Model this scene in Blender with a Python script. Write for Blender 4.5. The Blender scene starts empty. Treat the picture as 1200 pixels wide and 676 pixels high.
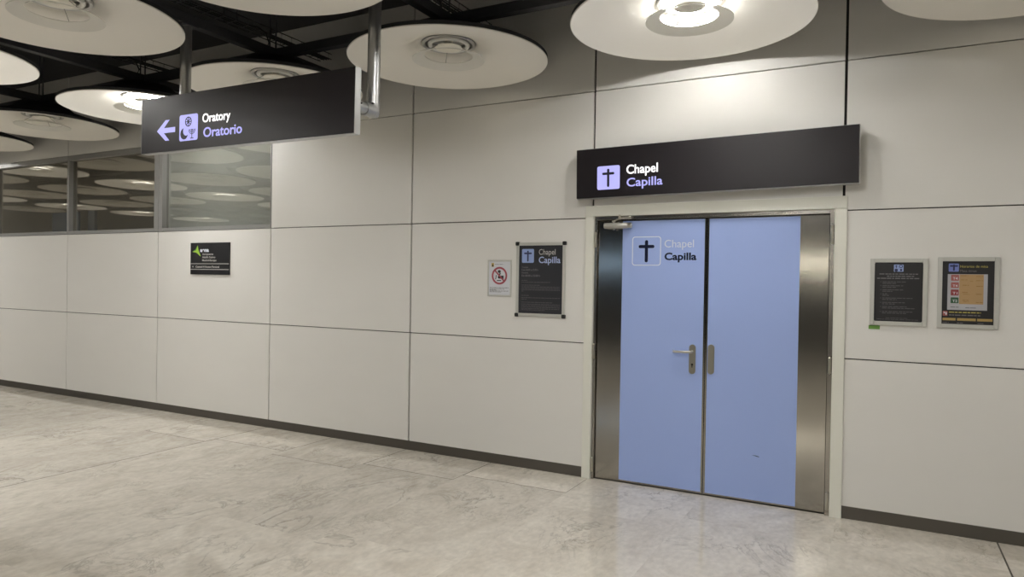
import bpy, bmesh, math, random
from mathutils import Vector, Matrix
random.seed(7)
PI = math.pi
S = bpy.context.scene
C = S.collection

# ------------------------------------------------------------------ materials
def new_mat(name):
    m = bpy.data.materials.new(name); m.use_nodes = True
    nt = m.node_tree
    return m, nt, nt.nodes['Principled BSDF'], nt.nodes['Material Output']

def plain(name, col, rough=.5, metal=0., spec=.5, bump=0., bscale=60., stretch=(1, 1, 1), var=0.):
    m, nt, b, o = new_mat(name)
    b.inputs['Base Color'].default_value = (*col, 1)
    b.inputs['Roughness'].default_value = rough
    b.inputs['Metallic'].default_value = metal
    b.inputs['Specular IOR Level'].default_value = spec
    if bump or var:
        tc = nt.nodes.new('ShaderNodeTexCoord'); mp = nt.nodes.new('ShaderNodeMapping')
        mp.inputs['Scale'].default_value = stretch
        nz = nt.nodes.new('ShaderNodeTexNoise'); nz.inputs['Scale'].default_value = bscale
        nz.inputs['Detail'].default_value = 4
        nt.links.new(tc.outputs['Object'], mp.inputs['Vector']); nt.links.new(mp.outputs[0], nz.inputs['Vector'])
        if bump:
            bp = nt.nodes.new('ShaderNodeBump'); bp.inputs['Strength'].default_value = bump
            bp.inputs['Distance'].default_value = .002
            nt.links.new(nz.outputs['Fac'], bp.inputs['Height']); nt.links.new(bp.outputs[0], b.inputs['Normal'])
        if var:
            mx = nt.nodes.new('ShaderNodeMix'); mx.data_type = 'RGBA'
            mx.inputs['A'].default_value = (*[c * (1 - var) for c in col], 1)
            mx.inputs['B'].default_value = (*[min(1, c * (1 + var)) for c in col], 1)
            nt.links.new(nz.outputs['Fac'], mx.inputs['Factor']); nt.links.new(mx.outputs['Result'], b.inputs['Base Color'])
    return m

def emit(name, col, strength, base=(.02, .02, .02)):
    m, nt, b, o = new_mat(name)
    b.inputs['Base Color'].default_value = (*base, 1)
    b.inputs['Emission Color'].default_value = (*col, 1)
    b.inputs['Emission Strength'].default_value = strength
    return m

M = {}
M['panel'] = plain('cream_wall_panel', (.78, .77, .735), .42, spec=.4, var=.025, bscale=1.3, stretch=(1, 1, 3))
M['joint'] = plain('dark_panel_joint', (.02, .018, .016), .8)
M['casing'] = plain('off_white_casing', (.79, .79, .71), .35, spec=.4)
M['plinth'] = plain('dark_steel_plinth', (.15, .14, .125), .33, metal=.85, bump=.06, bscale=30, stretch=(1, 1, 30))
M['steel'] = plain('brushed_door_steel', (.47, .45, .41), .125, metal=1., var=.05, bscale=9, stretch=(18, 1, .3))
M['steel_dark'] = plain('brushed_frame_steel', (.42, .40, .37), .20, metal=1., var=.04, bscale=9, stretch=(1, 1, 12))
M['satin'] = plain('satin_nickel', (.60, .57, .50), .3, metal=1.)
M['pewter'] = plain('dull_lock_plate', (.40, .385, .33), .38, metal=1.)
M['alu'] = plain('silver_aluminium', (.47, .475, .47), .34, metal=.8)
M['alu_frame'] = plain('matt_poster_frame', (.58, .58, .54), .4, metal=.35)
M['win_frame'] = plain('grey_window_frame', (.30, .30, .29), .45, metal=.3)
M['closer'] = plain('grey_closer_metal', (.52, .51, .47), .42, metal=.5)
M['blue'] = plain('pale_blue_door_vinyl', (.355, .465, .83), .48, spec=.35, var=.03, bscale=260)
M['black'] = plain('black_plastic', (.012, .012, .012), .4)
M['navy'] = plain('navy_black_lettering', (.006, .009, .03), .65, spec=.15)
M['white'] = plain('white_lettering', (.72, .76, .86), .5)
M['line_white'] = plain('white_outline', (.80, .83, .92), .5)
M['sign'] = plain('charcoal_sign_face', (.015, .0125, .015), .38, spec=.3)
M['poster'] = plain('charcoal_poster', (.022, .023, .028), .35)
M['poster2'] = plain('black_poster_sheet', (.018, .018, .020), .3)
M['print'] = plain('grey_small_print', (.17, .165, .17), .5)
M['print_dim'] = plain('dim_small_print', (.10, .095, .10), .5)
M['print_dark'] = plain('dark_small_print', (.14, .14, .15), .5)
M['icon'] = plain('blue_pictogram_square', (.29, .38, .66), .5)
M['icon2'] = plain('deep_blue_pictogram', (.17, .22, .55), .5)
M['ink'] = plain('dark_blue_ink', (.02, .025, .09), .5)
M['txt_grey'] = plain('grey_lettering', (.55, .54, .52), .5)
M['txt_blue'] = plain('blue_grey_lettering', (.44, .53, .80), .5)
M['paper'] = plain('white_paper', (.66, .68, .72), .5)
M['red'] = plain('red_ring', (.36, .065, .09), .5)
M['gold'] = plain('gold_emblem', (.50, .36, .08), .5)
M['green'] = plain('lime_green_logo', (.35, .62, .06), .45)
M['green_dk'] = plain('dark_green_logo', (.12, .36, .04), .45)
M['tape'] = plain('green_tape', (.13, .29, .05), .5)
M['sheet'] = plain('pale_schedule_sheet', (.43, .43, .46), .5)
M['orange'] = plain('sand_orange_column', (.43, .28, .13), .5)
M['brown'] = plain('brown_small_print', (.30, .17, .05), .5)
M['cal_pink'] = plain('pink_red_square', (.36, .115, .105), .5)
M['cal_red'] = plain('red_square', (.27, .045, .05), .5)
M['cal_green'] = plain('dark_green_square', (.035, .10, .05), .5)
M['yellow'] = plain('yellow_print', (.52, .44, .10), .5)
M['amber'] = plain('amber_bar', (.40, .28, .09), .5)
M['disc'] = plain('matt_white_lamp_disc', (.88, .86, .81), .55, spec=.3)
M['disc_back'] = plain('dark_lamp_back', (.035, .034, .036), .6)
M['collar'] = plain('silver_lamp_collar', (.55, .55, .54), .3, metal=.7)
M['cap'] = plain('white_lamp_cap', (.80, .78, .70), .45)
M['wire'] = plain('thin_wire', (.30, .29, .27), .4, metal=.5)
M['lamp_off'] = plain('unlit_lamp_tube', (.75, .75, .72), .3)
M['lamp_on'] = emit('lit_lamp_tube', (1., .975, .94), 268.)
M['lamp_dim'] = emit('lit_lamp_tube_dimmed', (1., .975, .94), 170.)
M['tube_on'] = emit('added_light_tube', (1., .94, .80), 17.)
M['tube_cool'] = emit('added_cool_tube', (.50, .72, 1.), 6.)  # added source for the bluish sheen on the left door steel
M['ceil'] = plain('black_ceiling', (.028, .028, .030), .9)
M['beam'] = plain('charcoal_beam', (.07, .07, .078), .55)
M['tray'] = plain('dark_wire_tray', (.05, .05, .052), .5, metal=.3)
M['far'] = plain('dark_far_wall', (.05, .05, .05), .6)
M['inner'] = plain('dark_inner_room', (.70, .66, .60), .8)
M['inner_blue'] = plain('slate_blue_board', (.30, .38, .50), .6)
M['blind'] = plain('grey_green_blind', (.585, .625, .555), .7, var=.06, bscale=3)
M['lit_white'] = emit('backlit_white_letters', (1., .98, .97), 1.25, (.3, .3, .3))
M['lit_blue'] = emit('backlit_blue_letters', (.47, .46, 1.), .95, (.1, .1, .2))
M['lit_icon'] = emit('backlit_blue_pictogram', (.50, .49, .98), .92, (.1, .1, .2))
M['sign_ink'] = plain('pictogram_ink', (.015, .015, .035), .6)

def glass_ring_mat():
    m, nt, b, o = new_mat('frosted_lamp_ring')
    tr = nt.nodes.new('ShaderNodeBsdfTransparent'); tr.inputs['Color'].default_value = (.93, .94, .92, 1)
    b.inputs['Base Color'].default_value = (.82, .81, .76, 1); b.inputs['Roughness'].default_value = .35
    mx = nt.nodes.new('ShaderNodeMixShader'); mx.inputs['Fac'].default_value = .88
    nt.links.new(tr.outputs[0], mx.inputs[1]); nt.links.new(b.outputs[0], mx.inputs[2]); nt.links.new(mx.outputs[0], o.inputs['Surface'])
    return m
M['ring'] = glass_ring_mat()

def pane_mat(name, tint, refl, haze):
    m, nt, b, o = new_mat(name)
    tr = nt.nodes.new('ShaderNodeBsdfTransparent'); tr.inputs['Color'].default_value = (*tint, 1)
    gl = nt.nodes.new('ShaderNodeBsdfGlossy'); gl.inputs['Roughness'].default_value = .012
    gl.inputs['Color'].default_value = (.95, .92, .84, 1)
    mx = nt.nodes.new('ShaderNodeMixShader'); mx.inputs['Fac'].default_value = refl
    df = nt.nodes.new('ShaderNodeBsdfDiffuse'); df.inputs['Color'].default_value = (.62, .58, .49, 1)   # pale haze in the glass colour, standing in for dim reflected hall light
    mf = nt.nodes.new('ShaderNodeMixShader'); mf.inputs['Fac'].default_value = haze
    nt.links.new(tr.outputs[0], mf.inputs[1]); nt.links.new(df.outputs[0], mf.inputs[2])
    nt.links.new(mf.outputs[0], mx.inputs[1]); nt.links.new(gl.outputs[0], mx.inputs[2]); nt.links.new(mx.outputs[0], o.inputs['Surface'])
    return m
M['pane'] = pane_mat('dark_window_glass', (.82, .82, .80), .18, .10)
M['pane_pale'] = pane_mat('pale_window_glass', (.86, .86, .87), .13, .04)

def floor_mat():
    m, nt, b, o = new_mat('polished_beige_marble')
    N = nt.nodes.new; L = nt.links.new
    tc = N('ShaderNodeTexCoord'); at = N('ShaderNodeAttribute'); at.attribute_name = 'slab'
    off = N('ShaderNodeVectorMath'); off.operation = 'MULTIPLY_ADD'
    L(at.outputs['Vector'], off.inputs[0]); off.inputs[1].default_value = (37, 53, 11); L(tc.outputs['Object'], off.inputs[2])
    mp = N('ShaderNodeMapping'); mp.inputs['Scale'].default_value = (1.0, .6, 1); mp.inputs['Rotation'].default_value = (0, 0, .35)
    L(off.outputs[0], mp.inputs['Vector'])
    n1 = N('ShaderNodeTexNoise'); n1.inputs['Scale'].default_value = 3.6; n1.inputs['Detail'].default_value = 9; n1.inputs['Roughness'].default_value = .62; n1.inputs['Distortion'].default_value = 1.1
    L(mp.outputs[0], n1.inputs['Vector'])
    r1 = N('ShaderNodeValToRGB'); e = r1.color_ramp.elements
    e[0].position = .30; e[0].color = (.58, .53, .45, 1); e[1].position = .72; e[1].color = (.77, .73, .645, 1)
    k = e.new(.50); k.color = (.675, .63, .55, 1)
    L(n1.outputs['Fac'], r1.inputs['Fac'])
    # ragged dark veins
    n2 = N('ShaderNodeTexNoise'); n2.inputs['Scale'].default_value = 1.6; n2.inputs['Detail'].default_value = 7; n2.inputs['Roughness'].default_value = .6; n2.inputs['Distortion'].default_value = 2.2
    L(mp.outputs[0], n2.inputs['Vector'])
    s = N('ShaderNodeMath'); s.operation = 'SUBTRACT'; s.inputs[1].default_value = .5; L(n2.outputs['Fac'], s.inputs[0])
    a = N('ShaderNodeMath'); a.operation = 'ABSOLUTE'; L(s.outputs[0], a.inputs[0])
    r2 = N('ShaderNodeValToRGB'); e = r2.color_ramp.elements
    e[0].position = 0; e[0].color = (1, 1, 1, 1); e[1].position = .022; e[1].color = (0, 0, 0, 1); L(a.outputs[0], r2.inputs['Fac'])
    n3 = N('ShaderNodeTexNoise'); n3.inputs['Scale'].default_value = 1.1; n3.inputs['Detail'].default_value = 3; L(off.outputs[0], n3.inputs['Vector'])
    r3 = N('ShaderNodeValToRGB'); e = r3.color_ramp.elements; e[0].position = .47; e[0].color = (0, 0, 0, 1); e[1].position = .68; e[1].color = (1, 1, 1, 1)
    L(n3.outputs['Fac'], r3.inputs['Fac'])
    vm = N('ShaderNodeMath'); vm.operation = 'MULTIPLY'; L(r2.outputs[0], vm.inputs[0]); L(r3.outputs[0], vm.inputs[1])
    vm2 = N('ShaderNodeMath'); vm2.operation = 'MULTIPLY'; L(vm.outputs[0], vm2.inputs[0]); vm2.inputs[1].default_value = .55
    mx = N('ShaderNodeMix'); mx.data_type = 'RGBA'; L(vm2.outputs[0], mx.inputs['Factor']); L(r1.outputs[0], mx.inputs['A']); mx.inputs['B'].default_value = (.15, .13, .105, 1)
    # thin scratch-like veins and small rusty patches
    n5 = N('ShaderNodeTexNoise'); n5.inputs['Scale'].default_value = 5.5; n5.inputs['Detail'].default_value = 8; n5.inputs['Roughness'].default_value = .7; n5.inputs['Distortion'].default_value = 1.4; L(mp.outputs[0], n5.inputs['Vector'])
    s5 = N('ShaderNodeMath'); s5.operation = 'SUBTRACT'; s5.inputs[1].default_value = .5; L(n5.outputs['Fac'], s5.inputs[0])
    a5 = N('ShaderNodeMath'); a5.operation = 'ABSOLUTE'; L(s5.outputs[0], a5.inputs[0])
    r5 = N('ShaderNodeValToRGB'); e = r5.color_ramp.elements; e[0].position = 0; e[0].color = (.5, .5, .5, 1); e[1].position = .03; e[1].color = (0, 0, 0, 1); L(a5.outputs[0], r5.inputs['Fac'])
    n6 = N('ShaderNodeTexNoise'); n6.inputs['Scale'].default_value = 2.3; n6.inputs['Detail'].default_value = 4; L(mp.outputs[0], n6.inputs['Vector'])
    r6 = N('ShaderNodeValToRGB'); e = r6.color_ramp.elements; e[0].position = .52; e[0].color = (0, 0, 0, 1); e[1].position = .72; e[1].color = (1, 1, 1, 1); L(n6.outputs['Fac'], r6.inputs['Fac'])
    m5 = N('ShaderNodeMath'); m5.operation = 'MULTIPLY'; L(r5.outputs[0], m5.inputs[0]); L(r6.outputs[0], m5.inputs[1])
    mx5 = N('ShaderNodeMix'); mx5.data_type = 'RGBA'; L(m5.outputs[0], mx5.inputs['Factor']); L(mx.outputs['Result'], mx5.inputs['A']); mx5.inputs['B'].default_value = (.20, .165, .12, 1)
    mx = mx5
    # fine speckle
    n4 = N('ShaderNodeTexNoise'); n4.inputs['Scale'].default_value = 30; n4.inputs['Detail'].default_value = 5; L(mp.outputs[0], n4.inputs['Vector'])
    mr = N('ShaderNodeMapRange'); mr.inputs['To Min'].default_value = .92; mr.inputs['To Max'].default_value = 1.08; mr.inputs['From Min'].default_value = .3; mr.inputs['From Max'].default_value = .7
    L(n4.outputs['Fac'], mr.inputs['Value'])
    m1 = N('ShaderNodeVectorMath'); m1.operation = 'SCALE'; L(mx.outputs['Result'], m1.inputs[0]); L(mr.outputs[0], m1.inputs['Scale'])
    # slab tone
    sx = N('ShaderNodeSeparateXYZ'); L(at.outputs['Vector'], sx.inputs[0])
    mr2 = N('ShaderNodeMapRange'); mr2.inputs['To Min'].default_value = .93; mr2.inputs['To Max'].default_value = 1.04; L(sx.outputs['Z'], mr2.inputs['Value'])
    m2 = N('ShaderNodeVectorMath'); m2.operation = 'SCALE'; L(m1.outputs[0], m2.inputs[0]); L(mr2.outputs[0], m2.inputs['Scale'])
    L(m2.outputs[0], b.inputs['Base Color'])
    b.inputs['Roughness'].default_value = .075
    b.inputs['Specular IOR Level'].default_value = .62
    return m
M['floor'] = floor_mat()
M['grout'] = plain('dark_floor_joint', (.09, .08, .065), .8)

# ------------------------------------------------------------------ mesh helpers
def box(bm, x0, x1, y0, y1, z0, z1, bev=0., mi=0):
    vs = [bm.verts.new((x, y, z)) for x in (x0, x1) for y in (y0, y1) for z in (z0, z1)]
    fs = [(0, 1, 3, 2), (4, 6, 7, 5), (0, 4, 5, 1), (2, 3, 7, 6), (0, 2, 6, 4), (1, 5, 7, 3)]
    faces = [bm.faces.new([vs[i] for i in f]) for f in fs]
    for f in faces: f.material_index = mi
    if bev:
        es = list({e for f in faces for e in f.edges})
        r = bmesh.ops.bevel(bm, geom=es, offset=bev, segments=2, profile=.5, affect='EDGES')
        for f in r['faces']: f.material_index = mi

def tube(bm, pts, r, seg=12, mi=0):
    pts = [Vector(p) for p in pts]; rings = []
    rr = r if isinstance(r, (list, tuple)) else [r] * len(pts)
    for i, p in enumerate(pts):
        d = (pts[min(i + 1, len(pts) - 1)] - pts[max(i - 1, 0)]).normalized()
        a = Vector((0, 0, 1)) if abs(d.z) < .9 else Vector((1, 0, 0))
        u = d.cross(a).normalized(); v = d.cross(u)
        rings.append([bm.verts.new(p + rr[i] * (math.cos(2 * PI * k / seg) * u + math.sin(2 * PI * k / seg) * v)) for k in range(seg)])
    for A, B in zip(rings, rings[1:]):
        for k in range(seg):
            f = bm.faces.new((A[k], A[(k + 1) % seg], B[(k + 1) % seg], B[k])); f.smooth = True; f.material_index = mi
    for R in (rings[0], rings[-1]):
        f = bm.faces.new(R); f.material_index = mi

def lathe(bm, prof, seg=64, c=(0, 0, 0), closed=True):
    rings = []
    for r, z in prof:
        if r < 1e-6: rings.append([bm.verts.new((c[0], c[1], c[2] + z))])
        else: rings.append([bm.verts.new((c[0] + r * math.cos(2 * PI * k / seg), c[1] + r * math.sin(2 * PI * k / seg), c[2] + z)) for k in range(seg)])
    pairs = list(zip(rings, rings[1:]))
    if closed and len(rings[0]) > 1 and len(rings[-1]) > 1: pairs.append((rings[-1], rings[0]))
    for A, B in pairs:
        for k in range(seg):
            q = [A[k % len(A)], A[(k + 1) % len(A)], B[(k + 1) % len(B)], B[k % len(B)]]
            q = list(dict.fromkeys(q))
            if len(q) > 2:
                f = bm.faces.new(q); f.smooth = True

def prism(bm, pts, y0, y1, mi=0):
    """outline in (x, z), from y0 (front) to y1"""
    A = [bm.verts.new((x, y0, z)) for x, z in pts]; B = [bm.verts.new((x, y1, z)) for x, z in pts]
    n = len(pts)
    fs = [bm.faces.new(A), bm.faces.new(B[::-1])]
    for k in range(n): fs.append(bm.faces.new((A[k], B[k], B[(k + 1) % n], A[(k + 1) % n])))
    for f in fs: f.material_index = mi

def rrect(x0, x1, z0, z1, r, n=6):
    p = []
    for cx, cz, a0 in ((x1 - r, z1 - r, 0), (x0 + r, z1 - r, PI / 2), (x0 + r, z0 + r, PI), (x1 - r, z0 + r, 1.5 * PI)):
        for k in range(n + 1):
            a = a0 + PI / 2 * k / n; p.append((cx + r * math.cos(a), cz + r * math.sin(a)))
    return p

def ring_prism(bm, outer, inner, y0, y1, mi=0):
    """a band between two outlines of equal length"""
    n = len(outer)
    V = [[bm.verts.new((x, y, z)) for x, z in P] for P in (outer, inner) for y in (y0, y1)]
    of, ob, nf, nb = V
    for k in range(n):
        j = (k + 1) % n
        for q in ((of[k], of[j], nf[j], nf[k]), (ob[j], ob[k], nb[k], nb[j]), (of[j], of[k], ob[k], ob[j]), (nf[k], nf[j], nb[j], nb[k])):
            f = bm.faces.new(q); f.material_index = mi

def circ(cx, cz, r, n=32, sx=1.): return [(cx + sx * r * math.cos(2 * PI * k / n), cz + r * math.sin(2 * PI * k / n)) for k in range(n)]

def obj(name, bm, mats, parent=None, loc=None, recalc=True):
    if recalc: bmesh.ops.recalc_face_normals(bm, faces=bm.faces)
    round_ = all(f.smooth for f in bm.faces if len(f.verts) < 5)
    me = bpy.data.meshes.new(name); bm.to_mesh(me); bm.free()
    if round_: me.set_sharp_from_angle(angle=math.radians(38))
    for m in (mats if isinstance(mats, (list, tuple)) else [mats]): me.materials.append(M[m] if isinstance(m, str) else m)
    o = bpy.data.objects.new(name, me); C.objects.link(o)
    if parent: o.parent = parent
    if loc: o.location = loc
    return o

def made(name, mats, parent, fn, *a, **k):
    bm = bmesh.new(); fn(bm, *a, **k); return obj(name, bm, mats, parent)

def tag(o, label=None, cat=None, group=None, kind=None):
    if label: o['label'] = label
    if cat: o['category'] = cat
    if group: o['group'] = group
    if kind: o['kind'] = kind
    return o

def empty(name, loc=(0, 0, 0), ry=0.):
    o = bpy.data.objects.new(name, None); C.objects.link(o); o.location = loc; o.rotation_euler = (0, ry, 0); o.empty_display_size = .1
    return o

def copy_tree(o, parent=None):
    c = o.copy(); C.objects.link(c)
    if parent: c.parent = parent
    for ch in list(o.children): copy_tree(ch, c)
    return c

_cap = {}
def text_mesh(s, bold):
    cu = bpy.data.curves.new('lettering_curve', 'FONT'); cu.body = s; cu.offset = bold; cu.extrude = .0
    cu.resolution_u = 4
    to = bpy.data.objects.new('lettering_curve', cu); C.objects.link(to)
    dg = bpy.context.evaluated_depsgraph_get(); dg.update()
    me = bpy.data.meshes.new_from_object(to.evaluated_get(dg))
    bpy.data.objects.remove(to); bpy.data.curves.remove(cu)
    return me
def cap_h(bold):
    if bold not in _cap:
        me = text_mesh('H', bold); zs = [v.co.y for v in me.vertices]; _cap[bold] = (min(zs), max(zs)); bpy.data.meshes.remove(me)
    return _cap[bold]
def text(name, s, x0, x1, zb, zt, y, mat, parent, bold=.012, thick=.0015):
    """letters of s between x0 and x1, baseline zb, capitals up to zt, standing proud of plane y"""
    me = text_mesh(s, bold); lo, hi = cap_h(bold)
    xs = [v.co.x for v in me.vertices]; a, b = min(xs), max(xs)
    for v in me.vertices:
        v.co = Vector((x0 + (v.co.x - a) / (b - a) * (x1 - x0), y, zb + (v.co.y - lo) / (hi - lo) * (zt - zb)))
    bm = bmesh.new(); bm.from_mesh(me); bpy.data.meshes.remove(me)
    bmesh.ops.remove_doubles(bm, verts=bm.verts, dist=1e-6)
    for f in bm.faces:
        f.normal_update()
    r = bmesh.ops.extrude_face_region(bm, geom=list(bm.faces))
    bmesh.ops.translate(bm, verts=[g for g in r['geom'] if isinstance(g, bmesh.types.BMVert)], vec=(0, -thick, 0))
    return obj(name, bm, mat, parent)

def greek(name, rows, y, mat, parent, thick=.0006, stuff=True):
    """lines of print too small to read: rows of short strokes; rows = (x0, x1, z, height)"""
    bm = bmesh.new()
    for x0, x1, z, hgt in rows:
        x = x0
        while x < x1 - .002:
            w = min(random.uniform(.010, .032), x1 - x)
            box(bm, x, x + w, y - thick, y, z, z + hgt)
            x += w + random.uniform(.003, .006)
    o = obj(name, bm, mat, parent)
    return o

def cross_pts(cx, zt, zb, hw, zbar, t):
    h = t / 2
    return [(cx - h, zb), (cx + h, zb), (cx + h, zbar - h), (cx + hw, zbar - h), (cx + hw, zbar + h), (cx + h, zbar + h), (cx + h, zt), (cx - h, zt), (cx - h, zbar + h), (cx - hw, zbar + h), (cx - hw, zbar - h), (cx - h, zbar - h)]

def round_cross(bm, cx, zt, zb, hw, zbar, t, y0, y1):
    prism(bm, rrect(cx - t / 2, cx + t / 2, zb, zt, t * .49, 5), y0, y1)
    prism(bm, rrect(cx - hw, cx + hw, zbar - t / 2, zbar + t / 2, t * .49, 5), y0 - .0002, y1)

# ------------------------------------------------------------------ camera
CAM_D, CAM_H, FPX = 5.2365, 1.5761, 813.3159
yaw, pit, rol = .4904, -.0094, .0161
fw = Vector((-math.sin(yaw) * math.cos(pit), math.cos(yaw) * math.cos(pit), math.sin(pit)))
rt = Vector((math.cos(yaw), math.sin(yaw), 0)); up = rt.cross(fw)
rt2 = math.cos(rol) * rt + math.sin(rol) * up; up2 = -math.sin(rol) * rt + math.cos(rol) * up
cd = bpy.data.cameras.new('camera'); cam = bpy.data.objects.new('camera', cd); C.objects.link(cam)
cd.sensor_width = 36; cd.sensor_fit = 'HORIZONTAL'; cd.lens = 36 * FPX / 1200; cd.clip_start = .05; cd.clip_end = 200
mw = Matrix(((rt2.x, up2.x, -fw.x, 0), (rt2.y, up2.y, -fw.y, -CAM_D), (rt2.z, up2.z, -fw.z, CAM_H), (0, 0, 0, 1)))
cam.matrix_world = mw
S.camera = cam

# ------------------------------------------------------------------ room shell
XL, XR, YF, ZC = -24.0, 7.0, -13.0, 4.14
ZB, ZL, ZM, ZT = .0872, 1.0901, 2.10, 3.1184
XS = [-9.357, -7.519, -5.677, -3.862, -2.068, -.244]
W = 1.82
xs = [XS[0] - W * k for k in range(8, 0, -1)] + XS + [XS[-1] + W * k for k in range(1, 4)]
DL, DR, DT = -2.125, -.221, 2.197          # outer edge of the door casing
bm = bmesh.new(); gv, gh = .0062, .0040
for a, b in zip(xs, xs[1:]):
    for r, (z0, z1) in enumerate(((ZB, ZL), (ZL, ZM), (ZM, ZT), (ZT, ZC))):
        if r == 2 and b < -5.6: continue                   # the windows
        wide = lambda j: .0088 if min(abs(j - t) for t in XS[3:]) < .01 else gv
        x0, x1, q0, q1 = a + wide(a), b - wide(b), z0 + (gh if r else 0), z1 - gh
        if r < 2:
            if abs(a + 2.068) < .01: continue              # the doorway
            if abs(b + 2.068) < .01: x1 = DL
            if abs(a + .244) < .01: x0 = DR
        if r == 2 and abs(a + 2.068) < .01: q0 = DT - .02
        box(bm, x0, x1, 0, .022, q0, q1, .0012)
# backing behind the joints
for x0, x1, z0, z1 in ((xs[0], -5.66, .0, ZM - .01), (-5.66, DL, .0, ZC), (DR, xs[-1], .0, ZC), (DL, DR, DT - .02, ZC), (xs[0], -5.66, ZT + .01, ZC)):
    box(bm, x0, x1, .0215, .15, z0, z1, mi=1)
tag(obj('wall_back', bm, ['panel', 'joint']), kind='structure')
made('baseboard_left', 'plinth', None, box, xs[0], DL, .006, .0214, .0, ZB, .001)['kind'] = 'structure'
made('baseboard_right', 'plinth', None, box, DR, xs[-1], .006, .0214, .0, ZB, .001)['kind'] = 'structure'
made('ceiling', 'ceil', None, box, XL, XR, YF, 3., ZC, ZC + .1)['kind'] = 'structure'
made('wall_front', 'far', None, box, XL, XR, YF - .1, YF, 0, ZC)['kind'] = 'structure'
made('wall_left', 'far', None, box, XL - .1, XL, YF, .15, 0, ZC)['kind'] = 'structure'
made('wall_right', 'far', None, box, XR, XR + .1, YF, .15, 0, ZC)['kind'] = 'structure'
bm = bmesh.new()                                           # the unlit room behind the high windows
box(bm, XL, -5.5, 2.6, 2.7, 1.2, ZC); box(bm, XL, -5.5, .16, 2.6, 1.2, 1.3); box(bm, -5.5, -5.4, .16, 2.6, 1.2, ZC)
tag(obj('wall_inner', bm, 'inner'), kind='structure')

# floor: one mesh of long slabs
bm = bmesh.new(); lay = bm.faces.layers.float_vector.new('slab')
first = {-3: .45, -4: .60, -5: .77, -6: .63, -7: .75}
rs = random.Random(3)
for k in range(-26, 10):
    x0, x1 = -2.07 + .91 * (k + 2), -2.07 + .91 * (k + 3)
    # columns are counted so that column -3 ends at x = -2.07
    g0 = 0.; g1 = 0.
    if abs(x0 + 5.71) < .1 : g0 = .0055
    if abs(x1 + 5.71) < .1 : g1 = .0055
    if abs(x0 - .66) < .05: g0 = .005
    if abs(x1 - .66) < .05: g1 = .005
    y = .03; ln = first.get(k, rs.uniform(.35, .9)) + .03; ln0 = ln - .03
    while y > YF:
        y1 = max(y - ln, YF)
        e = .0042 if (y > 0 and -8 < k < -2) else 0.        # wider joints in the strip along the wall
        a0, a1 = max(g0, e), max(g1, e)
        lo = .0075 if y > 0 and -8 < k < -2 else 0.; hi = 0.
        vs = [bm.verts.new(p) for p in ((x0 + a0, y1 + lo, 0), (x1 - a1, y1 + lo, 0), (x1 - a1, y - hi, 0), (x0 + a0, y - hi, 0))]
        f = bm.faces.new(vs); tone = rs.random()
        if k == -4 and y < -.3 and y > -1.5: tone = -.6
        f[lay] = (rs.random(), rs.random(), tone)
        y = y1; ln = rs.choice((1.22, 1.5, 1.83))
vs = [bm.verts.new(p) for p in ((XL, YF, -.004), (XR, YF, -.004), (XR, .2, -.004), (XL, .2, -.004))]
f = bm.faces.new(vs); f.material_index = 1
vs = [bm.verts.new(p) for p in ((XL, YF, -.05), (XL, .2, -.05), (XR, .2, -.05), (XR, YF, -.05))]
bm.faces.new(vs).material_index = 1
tag(obj('floor', bm, ['floor', 'grout'], recalc=False), kind='structure')

# high windows
wx = [x for x in xs if x < -5.6]
for n, (a, b) in enumerate(list(zip(wx, wx[1:]))[::-1], 1):
    if n > 4: break
    lab = {1: 'pale grey glazed high window nearest the hanging sign', 2: 'dark high window, second from the panel wall, reflecting a bright lamp streak', 3: 'dark high window at the left edge of the photo'}.get(n, 'dark high window beyond the left edge of the photo')
    w = tag(empty('window_%d' % n, ((a + b) / 2, 0, ZM)), lab, 'window', 'row of high windows', 'structure')
    hw = (b - a) / 2 - .003; H = ZT - ZM
    bm = bmesh.new(); t = .030
    lft = .06 if n == 1 else .016; rgt = .08 if n == 2 else .016
    box(bm, -hw, -hw + lft, .0, .10, .002, H, .002); box(bm, hw - rgt, hw, .0, .10, .002, H, .002)
    box(bm, -hw + lft, hw - rgt, .0, .10, .002, .042, .002); box(bm, -hw + lft, hw - rgt, .0, .10, H - .06, H, .002)
    obj('window_frame', bm, 'win_frame', w)
    made('window_pane', 'pane_pale' if n == 1 else 'pane', w, box, -hw + lft - .004, hw - rgt + .004, .055, .061, .038, H - .055)
    if n == 1: made('blind', 'blind', w, box, -hw + lft, hw - rgt, .085, .095, .042, H - .06)
    if n == 3:
        made('blue_board', 'inner_blue', w, box, -.55, .10, .6, .63, .0, .38); made('blue_board', 'inner_blue', w, box, .16, .32, .7, .74, .0, .40)  # bluish boards put behind the glass for the bluish shapes in the pane

# ------------------------------------------------------------------ chapel door
d = tag(empty('door_1', ((DL + DR) / 2, 0, 0)), 'pale blue and brushed steel double door marked Chapel and Capilla', 'door', kind='structure')
ox = (DL + DR) / 2
def X(x): return x - ox
IL, IR, IT = -2.053, -.296, 2.112
bm = bmesh.new()
box(bm, X(DL), X(IL), -.018, .10, 0, IT, .003); box(bm, X(IR), X(DR), -.018, .10, 0, IT, .003); box(bm, X(DL), X(DR), -.018, .10, IT, DT, .003)
tag(obj('casing', bm, 'casing', d), 'off-white painted casing')
bm = bmesh.new()
box(bm, X(IL), X(-2.030), .004, .10, 0, IT, .002); box(bm, X(-.327), X(IR), .004, .10, 0, IT, .002); box(bm, X(-2.030), X(-.327), .004, .10, 2.082, IT, .002)
tag(obj('steel_frame', bm, 'steel_dark', d), 'brushed steel door frame')
made('reveal', 'joint', d, box, X(-2.05), X(-.3), .082, .10, 0, 2.1)
YD = .03
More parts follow.
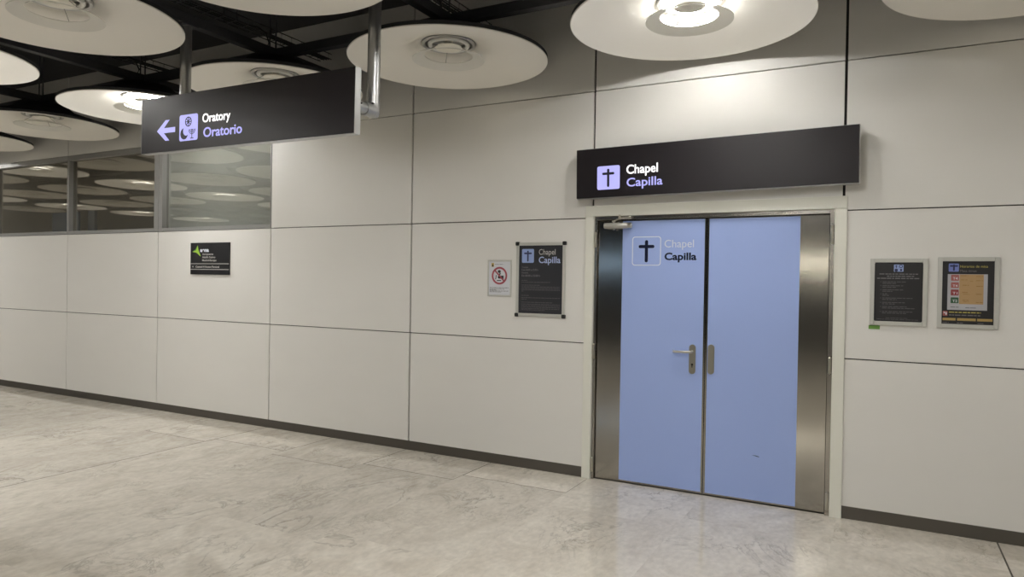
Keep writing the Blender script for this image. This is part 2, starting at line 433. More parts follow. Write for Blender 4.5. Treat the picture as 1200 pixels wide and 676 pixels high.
def leaf(x0, x1, b0, b1):
    lf = made('door_leaf', 'steel', d, box, X(x0), X(x1), YD, YD + .045, .010, 2.076, .0015)
    made('blue_panel', 'blue', lf, box, X(b0), X(b1), YD - .0015, YD + .001, .022, 2.072)
    return lf
left = leaf(-2.027, -1.1680, -1.824, -1.181); right = leaf(-1.1635, -.330, -1.148, -.518)
tag(left, 'left door leaf, lettered, with a lever handle'); tag(right, 'right door leaf, plain blue')
made('scuff_mark', 'navy', right, prism, [(X(-.815), .347), (X(-.79), .343), (X(-.765), .338), (X(-.766), .343), (X(-.79), .348)], YD - .002, YD - .0012)
yb = YD - .0015
o = rrect(X(-1.744), X(-1.514), 1.721, 1.947, .022); i = rrect(X(-1.738), X(-1.520), 1.727, 1.941, .017)
made('pictogram_outline', 'line_white', left, ring_prism, o, i, yb - .0008, yb)
made('cross', 'navy', left, round_cross, X(-1.629), 1.919, 1.746, .063, 1.869, .025, yb - .0008, yb)
text('lettering', 'Chapel', X(-1.486), X(-1.262), 1.861, 1.918, yb, 'white', left, bold=-.004, thick=.0008)
text('lettering', 'Capilla', X(-1.485), X(-1.240), 1.763, 1.820, yb, 'navy', left, bold=.030, thick=.0008)
# handle set
bm = bmesh.new(); prism(bm, rrect(X(-1.281), X(-1.233), .904, 1.126, .0235), yb - .008, yb)
lp = obj('lock_plate', bm, 'pewter', left)
bm = bmesh.new()
tube(bm, [(X(-1.257), yb - .006, 1.072), (X(-1.257), yb - .036, 1.072), (X(-1.262), yb - .046, 1.072), (X(-1.273), yb - .051, 1.0715), (X(-1.375), yb - .051, 1.069), (X(-1.386), yb - .047, 1.069), (X(-1.391), yb - .036, 1.069), (X(-1.391), yb - .022, 1.069)], .0095, 14)
obj('lever_handle', bm, 'satin', left)
bm = bmesh.new(); prism(bm, circ(X(-1.257), .975, .0085, 20), yb - .0095, yb - .007); prism(bm, rrect(X(-1.2605), X(-1.2535), .952, .975, .003), yb - .0095, yb - .007)
obj('keyhole', bm, 'black', left)
bm = bmesh.new(); prism(bm, rrect(X(-1.142), X(-1.095), .912, 1.134, .0230), yb - .008, yb)
obj('lock_plate', bm, 'pewter', right)
# hinges
def hinge(x, z0, z1):
    bm = bmesh.new()
    tube(bm, [(x, -.004, z0), (x, -.004, z1)], .0095, 14)
    tube(bm, [(x, -.004, z1 - .001), (x, -.004, z1 + .008)], [.011, .004], 14); tube(bm, [(x, -.004, z0 - .008), (x, -.004, z0 + .001)], [.004, .011], 14)
    obj('hinge', bm, 'satin', d)
for z0, z1 in ((1.871, 1.980), (.975, 1.085), (.066, .170)): hinge(X(-2.041), z0, z1)
for z0, z1 in ((1.878, 1.992), (.985, 1.090), (.045, .155)): hinge(X(-.312), z0, z1)
# surface closer
bm = bmesh.new(); zc = 2.034
tube(bm, [(X(-1.965), -.010, zc), (X(-1.960), -.010, zc), (X(-1.772), -.010, zc), (X(-1.768), -.010, zc)], [.019, .023, .023, .019], 20)
box(bm, X(-1.95), X(-1.78), -.010, YD, zc - .018, zc + .018, .003)
dc = obj('door_closer', bm, 'closer', left)
bm = bmesh.new(); tube(bm, [(X(-1.768), -.010, zc), (X(-1.742), -.010, zc), (X(-1.738), -.010, zc)], [.021, .021, .017], 20); obj('closer_end_cap', bm, 'satin', left)
bm = bmesh.new(); tube(bm, [(X(-1.885), -.010, zc - .034), (X(-1.885), -.010, zc + .042)], .009, 12); tube(bm, [(X(-1.885), -.010, zc + .028), (X(-1.885), -.010, zc + .040)], .016, 14); obj('closer_pivot', bm, 'satin', left)
bm = bmesh.new(); tube(bm, [(X(-1.885), -.012, zc + .036), (X(-1.84), -.022, zc + .052), (X(-1.80), -.020, zc + .056)], .006, 8)
box(bm, X(-1.85), X(-1.745), -.016, .004, 2.084, 2.104, .003); tube(bm, [(X(-1.835), -.02, 2.08), (X(-1.835), -.02, 2.118)], .010, 12); tube(bm, [(X(-1.752), -.02, 2.085), (X(-1.752), -.02, 2.106)], .010, 12)
obj('closer_arm', bm, 'satin', d)

# ------------------------------------------------------------------ Chapel light box over the door
sg = tag(empty('chapel_sign', (-1.160, -.115, 2.451), -.0118), 'dark charcoal backlit sign reading Chapel Capilla over the blue doors', 'sign')
def SX(x): return x + 1.160
def SZ(z, x=0): return z - 2.451
hl, hh = 1.008, .1925
made('sign_body', 'sign', sg, box, -hl, hl, 0, .062, -hh, hh, .0025)
made('sign_edge', 'alu', sg, box, -hl + .002, hl + .004, .008, .066, -hh - .005, hh + .003, .001)
for sx in (-.62, .62): made('wall_bracket', 'alu', sg, box, sx - .05, sx + .05, .062, .113, -.10, .10, .003)
e0 = -.0002
def tilt(x): return SX(x)
def tz(z, x): return z - 2.451 - .0118 * (x + 1.160)
x0, x1 = SX(-1.992), SX(-1.807)
z0, z1 = tz(2.309, -1.9), tz(2.492, -1.9)
made('pictogram', 'lit_icon', sg, prism, rrect(x0, x1, z0, z1, .014), -.0014, e0)
made('cross', 'sign_ink', sg, round_cross, SX(-1.901), tz(2.470, -1.9), tz(2.328, -1.9), .050, tz(2.432, -1.9), .019, -.0022, -.0013)
text('lettering', 'Chapel', SX(-1.753), SX(-1.507), tz(2.421, -1.63), tz(2.490, -1.63), e0, 'lit_white', sg, bold=.016)
text('lettering', 'Capilla', SX(-1.751), SX(-1.471), tz(2.324, -1.61), tz(2.389, -1.61), e0, 'lit_blue', sg, bold=.012)

# ------------------------------------------------------------------ hanging Oratory sign
cx, cz, cy = -3.834, 2.667, -2.0
hs = tag(empty('oratory_sign', (cx, cy, cz), .0095), 'charcoal backlit hanging sign with left arrow reading Oratory Oratorio', 'sign')
def OX(x): return x - cx
def OZ(z, x): return z - cz + .0095 * (x - cx)
hl, hh = 1.017, .1985
made('sign_body', 'sign', hs, box, -hl, hl - .004, 0, .05, -hh, hh, .0015)
made('end_cap', 'alu', hs, box, hl - .004, hl, -.001, .052, -hh - .004, hh + .002, .001)
made('end_cap', 'alu', hs, box, -hl - .004, -hl, -.001, .052, -hh - .004, hh + .002, .001)
made('sign_edge', 'alu', hs, box, -hl, hl - .004, .004, .052, -hh - .005, -hh + .001, .001)
# arrow
ax, azm = OX(-4.672), OZ(2.6265, -4.57)
t = .036; hd = .074
pts = [(ax, azm), (ax + .095, azm + hd), (ax + .138, azm + hd), (ax + .138 - .062, azm + hd - .050 - .006), (ax + .064, azm + t / 2), (ax + .200, azm + t / 2), (ax + .200, azm - t / 2), (ax + .064, azm - t / 2), (ax + .076, azm - hd + .056), (ax + .138, azm - hd), (ax + .095, azm - hd)]
made('arrow', 'lit_icon', hs, prism, pts, -.0014, e0)
px0, px1 = OX(-4.424), OX(-4.230); pz0, pz1 = OZ(2.534, -4.33), OZ(2.718, -4.33)
made('pictogram', 'lit_icon', hs, prism, rrect(px0, px1, pz0, pz1, .016), -.0014, e0)
bm = bmesh.new(); wc, wz = OX(-4.329), OZ(2.667, -4.33)
ring_prism(bm, circ(wc, wz, .035), circ(wc, wz, .028), -.0022, -.0013)
prism(bm, circ(wc, wz, .008, 16), -.0022, -.0013)
for k in range(8):
    a = PI * k / 4; ca, sa = math.cos(a), math.sin(a); h = .003
    prism(bm, [(wc + .006 * ca - h * sa, wz + .006 * sa + h * ca), (wc + .030 * ca - h * sa, wz + .030 * sa + h * ca), (wc + .030 * ca + h * sa, wz + .030 * sa - h * ca), (wc + .006 * ca + h * sa, wz + .006 * sa - h * ca)], -.0022, -.0013)
obj('wheel_symbol', bm, 'sign_ink', hs)
mc, mz = OX(-4.372), OZ(2.585, -4.37); R = .040
outer = [(mc + R * math.cos(a), mz + R * math.sin(a)) for a in [math.radians(100 + 250 * k / 24) for k in range(25)]]
c2, z2, R2 = mc + .022, mz + .020, .034
p_end, p_start = outer[-1], outer[0]
aa = math.atan2(p_end[1] - z2, p_end[0] - c2); bb = math.atan2(p_start[1] - z2, p_start[0] - c2)
while aa > bb: aa -= 2 * PI
aa += 2 * PI if False else 0
inner = [(c2 + R2 * math.cos(aa + (bb - aa) * 0 - k / 16 * (2 * PI - (bb - aa))), z2 + R2 * math.sin(aa - k / 16 * (2 * PI - (bb - aa)))) for k in range(1, 16)]
made('crescent_symbol', 'sign_ink', hs, prism, outer + inner, -.0022, -.0013)
bm = bmesh.new(); nc, nz = OX(-4.289), OZ(2.612, -4.29)
for r in (.012, .024, .036):
    o = [(nc + r * math.cos(a), nz + r * math.sin(a)) for a in [PI + PI * k / 12 for k in range(13)]]
    q = [(nc + (r - .0048) * math.cos(a), nz + (r - .0048) * math.sin(a)) for a in [2 * PI - PI * k / 12 for k in range(13)]]
    prism(bm, o + q, -.0022, -.0013)
box(bm, nc - .0028, nc + .0028, -.0023, -.0013, nz - .062, nz + .002); box(bm, nc - .017, nc + .017, -.0024, -.0013, nz - .066, nz - .060)
obj('candelabrum_symbol', bm, 'sign_ink', hs)
text('lettering', 'Oratory', OX(-4.182), OX(-3.902), OZ(2.645, -4.04), OZ(2.706, -4.04), e0, 'lit_white', hs, bold=.016)
text('lettering', 'Oratorio', OX(-4.170), OX(-3.788), OZ(2.542, -3.98), OZ(2.609, -3.98), e0, 'lit_blue', hs, bold=.014)
# poles and stubs behind the sign
for xp in (-2.912, -4.749):
    py = .28
    made('pole', 'alu', hs, tube, [(OX(xp), py, 0), (OX(xp), py, 3.499 - cz)], .041, 24)
    made('beam_clamp', 'beam', hs, box, OX(xp) - .055, OX(xp) + .055, py - .07, py + .07, 3.482 - cz, 3.500 - cz, .003)
    bm = bmesh.new()
    tube(bm, [(OX(xp), .05, .0), (OX(xp), .20, .0)], .037, 20); tube(bm, [(OX(xp), .19, 0), (OX(xp), py, 0)], .043, 20)
    lathe(bm, [(0, -.045), (.030, -.040), (.043, -.02), (.043, .055), (.0, .055)], 24, (OX(xp), py, 0))
    el = obj('elbow_bracket', bm, 'alu', hs)
    bm = bmesh.new(); tube(bm, [(OX(xp), .05, 0), (OX(xp), .062, 0)], .075, 28); tube(bm, [(OX(xp), .062, .056), (OX(xp), .07, .056)], .012, 10); tube(bm, [(OX(xp), .062, -.056), (OX(xp), .07, -.056)], .012, 10)
    obj('flange', bm, 'alu', el)
    made('screw', 'black', el, tube, [(OX(xp) + .03, py - .045, .04), (OX(xp) + .03, py - .028, .04)], .005, 8)
    made('screw', 'black', el, tube, [(OX(xp) + .036, .12, .012), (OX(xp) + .045, .12, .012)], .005, 8)

# ------------------------------------------------------------------ wall notices
def framed(name, label, cat, x0, x1, z0, z1, fwid, fdep, mat_f, mat_s, rad=0.):
    r = tag(empty(name, ((x0 + x1) / 2, -.001, (z0 + z1) / 2)), label, cat)
    w, h = (x1 - x0) / 2, (z1 - z0) / 2
    bm = bmesh.new()
    box(bm, -w, -w + fwid, -fdep, 0, -h, h, .003); box(bm, w - fwid, w, -fdep, 0, -h, h, .003)
    box(bm, -w + fwid, w - fwid, -fdep, 0, h - fwid, h, .003); box(bm, -w + fwid, w - fwid, -fdep, 0, -h, -h + fwid, .003)
    obj('frame', bm, mat_f, r)
    a, b = w - fwid + .001, h - fwid + .001
    if rad:
        made('sheet', mat_s, r, prism, rrect(-a, a, -b, b, rad), -fdep * .55, -.001)
        made('backing', mat_f, r, box, -a, a, -fdep * .35, -.001, -b, b)
    else: made('sheet', mat_s, r, box, -a, a, -fdep * .55, -.001, -b, b)
    return r, w, h, -fdep * .55

# Chapel opening hours poster
r, w, h, ys = framed('chapel_poster', 'tall charcoal framed poster headed Chapel Capilla with black frame corners', 'poster', -2.752, -2.297, 1.289, 1.911, .026, .014, 'alu_frame', 'poster')
for sx in (-1, 1):
    for sz in (-1, 1):
        x0, x1 = sorted((sx * (w + .006), sx * (w - .026))); z0, z1 = sorted((sz * (h + .006), sz * (h - .026)))
        made('corner_piece', 'black', r, prism, rrect(x0, x1, z0, z1, .008), -.018, 0)
u = lambda fx: -w + .026 + fx * (2 * w - .052)          # 0..1 across the sheet
v = lambda fz: h - .026 - fz * (2 * h - .052)           # 0..1 down the sheet
made('pictogram', 'icon', r, prism, rrect(u(.065), u(.345), v(.255), v(.050), .010), ys - .0008, ys)
made('cross', 'ink', r, round_cross, u(.205), v(.075), v(.235), .036, v(.115), .014, ys - .0016, ys - .0006)
text('lettering', 'Chapel', u(.46), u(.835), v(.135), v(.055), ys, 'txt_grey', r, bold=.0, thick=.0006)
text('lettering', 'Capilla', u(.46), u(.95), v(.258), v(.165), ys, 'txt_blue', r, bold=.014, thick=.0006)
text('opening_hours', 'Timetable', u(.065), u(.215), v(.332), v(.308), ys, 'print', r, bold=0, thick=.0004)
text('opening_hours', 'From 06:00 to 22:00 h', u(.065), u(.445), v(.372), v(.345), ys, 'print', r, bold=0.01, thick=.0004)
text('opening_hours', 'Horario', u(.065), u(.215), v(.413), v(.388), ys, 'print', r, bold=0, thick=.0004)
text('opening_hours', 'De 06:00 a 22:00 h', u(.065), u(.490), v(.458), v(.430), ys, 'print', r, bold=0.012, thick=.0004)
rows = []
for fz, a, b in ((.512, .065, .20), (.538, .065, .72), (.582, .065, .50), (.607, .065, .95), (.630, .065, .95), (.652, .065, .95), (.672, .065, .11),
                 (.735, .065, .24), (.768, .065, .95), (.790, .065, .19), (.835, .065, .78), (.862, .065, .95), (.884, .065, .95), (.906, .065, .95), (.928, .065, .95), (.948, .065, .62)):
    rows.append((u(a), u(b), v(fz) - .004, .0052))
tag(greek('small_print', rows, ys, 'print_dim', r), kind='stuff')

# prohibition notice
r, w, h, ys = framed('prohibition_notice', 'small silver-edged notice with red ring left of the Chapel poster', 'notice', -3.036, -2.799, 1.449, 1.764, .014, .008, 'alu_frame', 'paper')
cx0, cz0 = 0.0, .022
made('prohibition_ring', 'red', r, ring_prism, circ(cx0, cz0, .076, 40), circ(cx0, cz0, .060, 40), ys - .0012, ys)
sl = math.radians(-45); ca, sa = math.cos(sl), math.sin(sl); q = .0065
def seated_figure(bm):
    prism(bm, circ(cx0 - .002, cz0 + .036, .013, 18, 1.15), ys - .0007, ys)
    prism(bm, [(cx0 + .004, cz0 + .026), (cx0 + .014, cz0 + .020), (cx0 - .002, cz0 - .004), (cx0 + .040, cz0 + .002), (cx0 + .040, cz0 - .028), (cx0 - .012, cz0 - .024), (cx0 - .016, cz0 - .010)], ys - .0007, ys)
    prism(bm, [(cx0 - .034, cz0 + .004), (cx0 - .026, cz0 + .006), (cx0 - .034, cz0 - .032), (cx0 - .042, cz0 - .032)], ys - .0007, ys)
    prism(bm, rrect(cx0 - .026, cx0 + .018, cz0 - .046, cz0 - .038, .002), ys - .0007, ys)
made('pictogram_figure', 'black', r, seated_figure)
made('prohibition_bar', 'red', r, prism, [(cx0 + .066 * (-ca) - q * sa, cz0 - .066 * sa + q * ca), (cx0 - .066 * ca + q * sa, cz0 - .066 * sa - q * ca), (cx0 + .066 * ca + q * sa, cz0 + .066 * sa - q * ca), (cx0 + .066 * ca - q * sa, cz0 + .066 * sa + q * ca)], ys - .0012, ys - .0004)
bm = bmesh.new(); prism(bm, rrect(-.080, -.056, .098, .132, .004), ys - .0006, ys); obj('emblem', bm, 'gold', r)
bm = bmesh.new(); prism(bm, [(-.074, .100), (-.060, .100), (-.062, .116), (-.067, .126), (-.072, .116)], ys - .0010, ys - .0004); obj('emblem_figure', bm, 'black', r)
tag(greek('small_print', [(-.046, .035, .118, .004), (-.095, .09, -.084, .005), (-.095, .05, -.096, .004), (-.095, -.03, -.104, .004), (-.095, .095, -.112, .004), (-.095, .02, -.120, .004)], ys, 'print_dark', r), kind='stuff')

# airport office plaque
r = tag(empty('office_sign', (-6.604, -.001, 1.782)), 'small black plaque with green three-pointed logo under the high windows', 'plaque')
w, h = .318, .1775
made('plate', 'poster2', r, box, -w, w, -.016, 0, -h, h, .002)
ys = -.016
pu = lambda z: -w + (z - 285) / 492 * 2 * w
pv = lambda z: h - (z - 172) / 410 * 2 * h
made('logo', 'green', r, prism, [(pu(380), pv(205)), (pu(388), pv(262)), (pu(420), pv(350)), (pu(362), pv(300)), (pu(308), pv(290)), (pu(352), pv(258))], ys - .0012, ys)
made('logo_shade', 'green_dk', r, prism, [(pu(380), pv(205)), (pu(360), pv(272)), (pu(308), pv(290)), (pu(352), pv(258))], ys - .0018, ys - .0008)
text('lettering', 'aena', pu(412), pu(523), pv(292), pv(240), ys, 'white', r, bold=.05, thick=.0008)
text('lettering', 'Aeropuerto', pu(440), pu(578), pv(331), pv(307), ys, 'txt_grey', r, bold=.01, thick=.0008)
text('lettering', 'Adolfo Su\u00e1rez', pu(440), pu(606), pv(371), pv(347), ys, 'txt_grey', r, bold=.01, thick=.0008)
text('lettering', 'Madrid-Barajas', pu(440), pu(618), pv(411), pv(387), ys, 'txt_grey', r, bold=.01, thick=.0008)
text('lettering', 'Control H Acceso Personal', pu(355), pu(655), pv(495), pv(470), ys, 'txt_grey', r, bold=.02, thick=.0008)
bm = bmesh.new(); box(bm, -w + .004, w - .004, ys - .0006, ys, pv(447), pv(440)); box(bm, -w + .004, w - .004, ys - .0006, ys, pv(520), pv(513))
box(bm, pu(312), pu(326), ys - .0006, ys, pv(490), pv(474)); obj('divider', bm, 'txt_grey', r)

# right-hand framed sheets
r, w, h, ys = framed('rules_poster', 'black text poster in silver frame just right of the doors', 'poster', -.074, .256, 1.330, 1.771, .026, .018, 'alu_frame', 'poster2', .014)
u = lambda fx: -w + .026 + fx * (2 * w - .052); v = lambda fz: h - .026 - fz * (2 * h - .052)
made('pictogram', 'icon', r, prism, rrect(u(.40), u(.60), v(.155), v(.035), .004), ys - .0006, ys)
bm = bmesh.new()
ring_prism(bm, circ(u(.545), v(.065), .011, 20), circ(u(.545), v(.065), .007, 20), ys - .0012, ys - .0004)
prism(bm, circ(u(.45), v(.130), .010, 16), ys - .0012, ys - .0004); box(bm, u(.53), u(.57), ys - .0012, ys - .0004, v(.145), v(.11)); round_cross(bm, u(.45), v(.045), v(.095), .007, v(.062), .004, ys - .0012, ys - .0004)
obj('pictogram_symbols', bm, 'ink', r)
rows = [(u(.10), u(.90), v(.198) - .002, .0060), (u(.26), u(.82), v(.235) - .002, .0060), (u(.05), u(.95), v(.272) - .002, .0065)]
tag(greek('heading_print', rows, ys, 'print', r), kind='stuff')
rows = []
for fz, a, b in ((.335, .66, .46), (.400, .60, .45), (.470, .60, .38), (.540, .27, .33), (.610, .80, .47), (.685, .64, .43), (.755, .68, .84), (.840, .80, .67)):
    rows += [(u(.125), u(.145), v(fz), .004), (u(.17), u(a), v(fz), .0048), (u(.17), u(b), v(fz + .026), .0048)]
rows += [(u(.25), u(.70), v(.945), .003), (u(.06), u(.92), v(.970), .0035)]
tag(greek('small_print', rows, ys, 'print_dim', r), kind='stuff')

r, w, h, ys = framed('mass_times_poster', 'black framed Mass times poster with orange schedule sheet, furthest right on the wall', 'poster', .311, .639, 1.328, 1.779, .026, .018, 'alu_frame', 'poster2')
u = lambda fx: -w + .026 + fx * (2 * w - .052); v = lambda fz: h - .026 - fz * (2 * h - .052)
made('pictogram', 'icon2', r, prism, rrect(u(.12), u(.32), v(.165), v(.035), .005), ys - .0006, ys)
made('cross', 'ink', r, round_cross, u(.222), v(.05), v(.15), .022, v(.075), .010, ys - .0012, ys - .0004)
text('lettering', 'Horarios de misa', u(.345), u(.875), v(.100), v(.062), ys, 'yellow', r, bold=.0, thick=.0006)
text('lettering', 'Mass times', u(.345), u(.66), v(.170), v(.132), ys, 'print', r, bold=0., thick=.0006)
made('schedule_sheet', 'sheet', r, box, u(.105), u(.875), ys - .001, ys, v(.775), v(.205))
y2 = ys - .001
made('schedule_column', 'orange', r, box, u(.335), u(.80), y2 - .0005, y2, v(.680), v(.210))
for (fz0, fz1, m, s) in ((.215, .310, 'cal_pink', 'T4'), (.335, .425, 'cal_pink', 'T4'), (.450, .545, 'cal_red', 'T1'), (.575, .668, 'cal_green', 'T2')):
    sq = made('terminal_square', m, r, prism, rrect(u(.170), u(.325), v(fz1), v(fz0), .004), y2 - .0006, y2)
    text('lettering', s, u(.205), u(.300), v(fz1 - .018), v(fz0 + .038), y2 - .0006, 'paper', sq, bold=.01, thick=.0005)
rows = [(u(.36), u(.50), v(.235), .004), (u(.36), u(.51), v(.300), .004), (u(.54), u(.62), v(.318), .003), (u(.655), u(.785), v(.245), .004), (u(.655), u(.79), v(.310), .004),
        (u(.40), u(.52), v(.385), .0045), (u(.66), u(.785), v(.400), .0045), (u(.39), u(.50), v(.500), .0045), (u(.41), u(.54), v(.525), .003), (u(.655), u(.785), v(.525), .0045),
        (u(.40), u(.52), v(.625), .005), (u(.42), u(.52), v(.645), .003), (u(.66), u(.79), v(.655), .0045)]
tag(greek('schedule_print', rows, y2 - .0005, 'brown', r), kind='stuff')
tag(greek('sheet_footer', [(u(.17), u(.33), v(.735), .004), (u(.46), u(.68), v(.742), .004)], y2, 'print_dark', r), kind='stuff')
made('footer_pictogram', 'cal_pink', r, prism, rrect(u(.02), u(.115), v(.875), v(.795), .003), ys - .0006, ys)
bm = bmesh.new(); prism(bm, rrect(u(.075), u(.10), v(.855), v(.815), .002), ys - .001, ys - .0004); box(bm, u(.04), u(.065), ys - .001, ys - .0004, v(.83), v(.81)); obj('footer_pictogram_symbol', bm, 'paper', r)
tag(greek('footer_print', [(u(.145), u(.76), v(.820), .006)], ys, 'yellow', r), kind='stuff')
tag(greek('footer_print', [(u(.145), u(.75), v(.865), .006), (u(.02), u(.14), v(.985), .004), (u(.30), u(.43), v(.985), .004), (u(.70), u(.82), v(.985), .004)], ys, 'print', r), kind='stuff')
for a, b in ((.02, .275), (.305, .665), (.69, .98)): made('footer_bar', 'amber', r, box, u(a), u(b), ys - .0006, ys, v(.945), v(.905))

t = made('tape_strip', 'tape', None, prism, [(-.034, -.013), (.033, -.013), (.034, .013), (-.033, .013)], -.0012, 0)
t.location = (-.045, -.0005, 1.313); tag(t, 'short strip of green tape under the rules poster, lower left corner', 'tape')

# ------------------------------------------------------------------ ceiling steelwork
ZD, PX, PY = 3.23, 1.812, 1.825
COL0, ROW0 = -1.11, -.84
colx = lambda k: COL0 + PX * k
rowy = lambda j: ROW0 - PY * j
bg = tag(empty('steel_beam_grid', (colx(-4), rowy(2), 3.50)), 'dark square steel beam grid hanging under the black ceiling over the disc lamps', 'beam')
def local_box(bm, x0, x1, y0, y1, z0, z1, bev=.004):
    box(bm, x0 - colx(-4), x1 - colx(-4), y0 - rowy(2), y1 - rowy(2), z0 - 3.50, z1 - 3.50, bev)
NC = range(-10, 5)
for j in range(4): made('cross_beam', 'beam', bg, local_box, colx(-11), colx(4.4), rowy(j) - .038, rowy(j) + .038, 3.500, 3.575)
for k in range(-10, 5):
    made('long_beam', 'beam', bg, local_box, colx(k) - .038, colx(k) + .038, YF + .02, -.005, 3.502, 3.577)
bm = bmesh.new()
for k in range(-10, 5):
    for j in range(4):
        for dx in (-.075, .0):
            tube(bm, [(colx(k) + dx - colx(-4), rowy(j) - rowy(2), .07), (colx(k) + dx - colx(-4), rowy(j) - rowy(2), ZC - 3.5)], .007, 6)
tag(obj('hanger_rod', bm, 'beam', bg), kind='stuff')

for q, (k, lab) in enumerate(((-1, 'thin dark wire cable tray above the unlit disc lamp right of the hanging sign'), (-2, 'thin dark wire cable tray above the disc lamp half hidden by the hanging sign'), (-3, 'thin dark wire cable tray above the lit disc lamp left of the hanging sign'))):
    tr = tag(empty('cable_tray', (colx(k) - .15, YF / 2, 3.73)), lab, 'cable tray', 'cable trays under the ceiling')
    bm = bmesh.new(); L = -YF / 2 - .06
    for dx in (-.07, .07):
        for dz in (0, .05): tube(bm, [(dx, -L, dz), (dx, L, dz)], .0045, 6)
    obj('tray_rail', bm, 'tray', tr)
    bm = bmesh.new(); y = -L
    while y < L:
        tube(bm, [(-.07, y, .05), (-.07, y, 0), (.07, y, 0), (.07, y, .05)], .003, 5); y += .12
    tag(obj('tray_rung', bm, 'tray', tr), kind='stuff')
    for y in (-4.5, -1.5, 1.5, 3.6, 5.3):
        bm = bmesh.new()
        tube(bm, [(-.078, y, ZC - 3.73), (-.078, y, -.006), (.078, y, -.006), (.078, y, ZC - 3.73)], .004, 6)
        obj('tray_hanger', bm, 'tray', tr)
    bm = bmesh.new()
    for s in range(3):
        tube(bm, [(-.03 + .03 * s + .006 * math.sin(2.1 * i + s), -L + i * L / 12, .012 + .004 * math.sin(i * 1.7 + s)) for i in range(25)], .007, 6)
    tube(bm, [(.03, 5.45, .012), (.06, 5.53, .02), (.10, 5.59, -.02), (.10, 5.63, -.09), (.07, 5.63, -.13)], .008, 6)
    obj('cable', bm, 'black', tr)

# ------------------------------------------------------------------ disc lamps
def make_lamp(lit):
    r = empty('disc_ceiling_lamp', (0, 0, ZD))
    und = [(.749, .002), (.744, 0), (.72, .010), (.68, .024), (.62, .042), (.54, .062), (.46, .079), (.38, .094), (.32, .104), (.27, .113), (.235, .122), (.212, .132), (.203, .142)]
    made('shade', 'disc', r, lathe, und + [(a, z + .006) for a, z in und[::-1]], 96)
    made('back_cover', 'disc_back', r, lathe, [(.740, .009), (.7475, .0095), (.7475, .034), (.733, .042), (.5, .115), (.32, .172), (.25, .235), (.06, .25), (.05, .275), (0, .275), (0, .26), (.05, .24), (.22, .225), (.30, .160), (.5, .095), (.735, .014)], 96, closed=False)
    made('collar', 'collar', r, lathe, [(.203, .128), (.198, .122), (.178, .124), (.176, .132), (.172, .176), (.12, .206), (0, .206), (0, .212), (.125, .212), (.180, .180), (.205, .148)], 64, closed=False)
    bm = bmesh.new(); pr = [(.142 + .017 * math.cos(a), .127 + .016 * math.sin(a)) for a in [2 * PI * i / 10 for i in range(10)]]
    lathe(bm, pr, 48); tag(obj('lamp_tube', bm, 'lamp_on' if lit else 'lamp_off', r), 'glowing ring tube' if lit else None)
    bm = bmesh.new(); lathe(bm, [(0, .092), (.06, .094), (.1, .100), (.104, .104), (.1, .109), (.03, .118), (.03, .20), (0, .20)], 48, closed=False)
    obj('lamp_cap', bm, 'cap', r)
    made('glass_ring', 'ring', r, lathe, [(.272, .010), (.180, .042), (.180, .047), (.272, .015)], 64)
    for k in range(3):
        a = math.radians(10 + 120 * k); ca, sa = math.cos(a), math.sin(a)
        made('wire', 'wire', r, tube, [(.1 * ca, .1 * sa, .104), (.183 * ca, .183 * sa, .046)], .0022, 6)
    bm = bmesh.new(); tube(bm, [(0, 0, .26), (0, 0, .272)], .03, 12)
    obj('suspension_stem', bm, 'disc_back', r)
    return r
lampL, lampU = make_lamp(True), make_lamp(False)
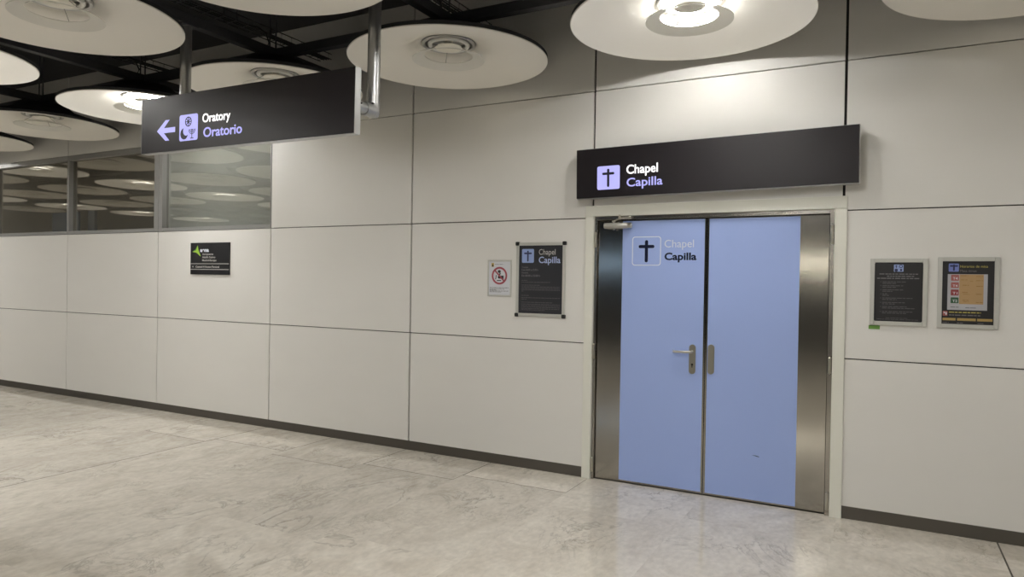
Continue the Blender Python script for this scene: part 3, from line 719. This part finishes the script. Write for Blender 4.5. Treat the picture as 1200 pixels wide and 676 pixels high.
views = {
    (0, 0): 'lit white disc lamp above the Chapel sign',
    (-1, 0): 'unlit white disc lamp right of the hanging sign, near the wall',
    (-2, 0): 'unlit white disc lamp half hidden behind the hanging sign',
    (-3, 0): 'lit white disc lamp behind the left end of the hanging sign',
    (-4, 0): 'unlit white disc lamp just above the dark high windows at the left',
    (-5, 0): 'small cut-off white disc lamp at the left edge, lowest in the photo',
    (1, 0): 'unlit white disc lamp cut off at the top right corner',
    (-1, 1): 'white disc lamp cut off by the top edge above the hanging sign',
    (-2, 1): 'large unlit white disc lamp at the top left corner',
    (-3, 1): 'white disc lamp cut off by the left edge, just under the big corner one'}
used = set()
for j in range(5):
    for k in range(-10, 5):
        lit = k % 3 == 0
        if k > 3 or (j > 2 and not lit): continue  # back rows: lit lamps only, added to raise the light on the walls
        src = lampL if lit else lampU
        if lit in used: o = copy_tree(src)
        else: o = src; used.add(lit)
        o.location = (colx(k), rowy(j), ZD)
        if (k, j) == (0, 0):                               # this tube is set weaker to hold down the bright wall spot
            for ch in o.children:
                if ch.name.startswith('lamp_tube'): ch.data = ch.data.copy(); ch.data.materials[0] = M['lamp_dim']
        lab = views.get((k, j))
        if lab is None:
            lab = ('lit' if lit else 'unlit') + ' white disc lamp of the concourse outside the frame'
        tag(o, lab, 'ceiling lamp', 'white disc lamps hung in a grid')

# tube lights added across the concourse to brighten the wall (they show as bands in the door steel)
for q, tx in enumerate((-6.6, -1.7, .7, 3.1)):
    tl = tag(empty('added_tube_light', (tx, YF + .3, 2.14)), 'added long tube light on the far side of the concourse outside the frame', 'tube light', 'added tube lights across the concourse')
    made('housing', 'alu', tl, box, -1.15, 1.15, -.30, .0, .035, .09, .004)
    bm = bmesh.new(); tube(bm, [(-1.1, .0, 0), (1.1, .0, 0)], .03, 12); obj('light_tube', bm, 'tube_cool' if q == 0 else 'tube_on', tl)
    for sx in (-.9, .9): made('hanging_rod', 'beam', tl, tube, [(sx, -.15, .08), (sx, -.15, ZC - 2.14)], .008, 6)

# ------------------------------------------------------------------ world and view
wd = bpy.data.worlds.new('world'); S.world = wd; wd.use_nodes = True
wd.node_tree.nodes['Background'].inputs['Color'].default_value = (.5, .5, .5, 1)
wd.node_tree.nodes['Background'].inputs['Strength'].default_value = .05
S.view_settings.view_transform = 'Standard'; S.view_settings.look = 'None'
S.view_settings.gamma = 1; S.view_settings.use_curve_mapping = False
S.view_settings.exposure = 0.0
S.cycles.max_bounces = 10; S.cycles.diffuse_bounces = 6; S.cycles.glossy_bounces = 5; S.cycles.transparent_max_bounces = 12
S.cycles.sample_clamp_indirect = 8
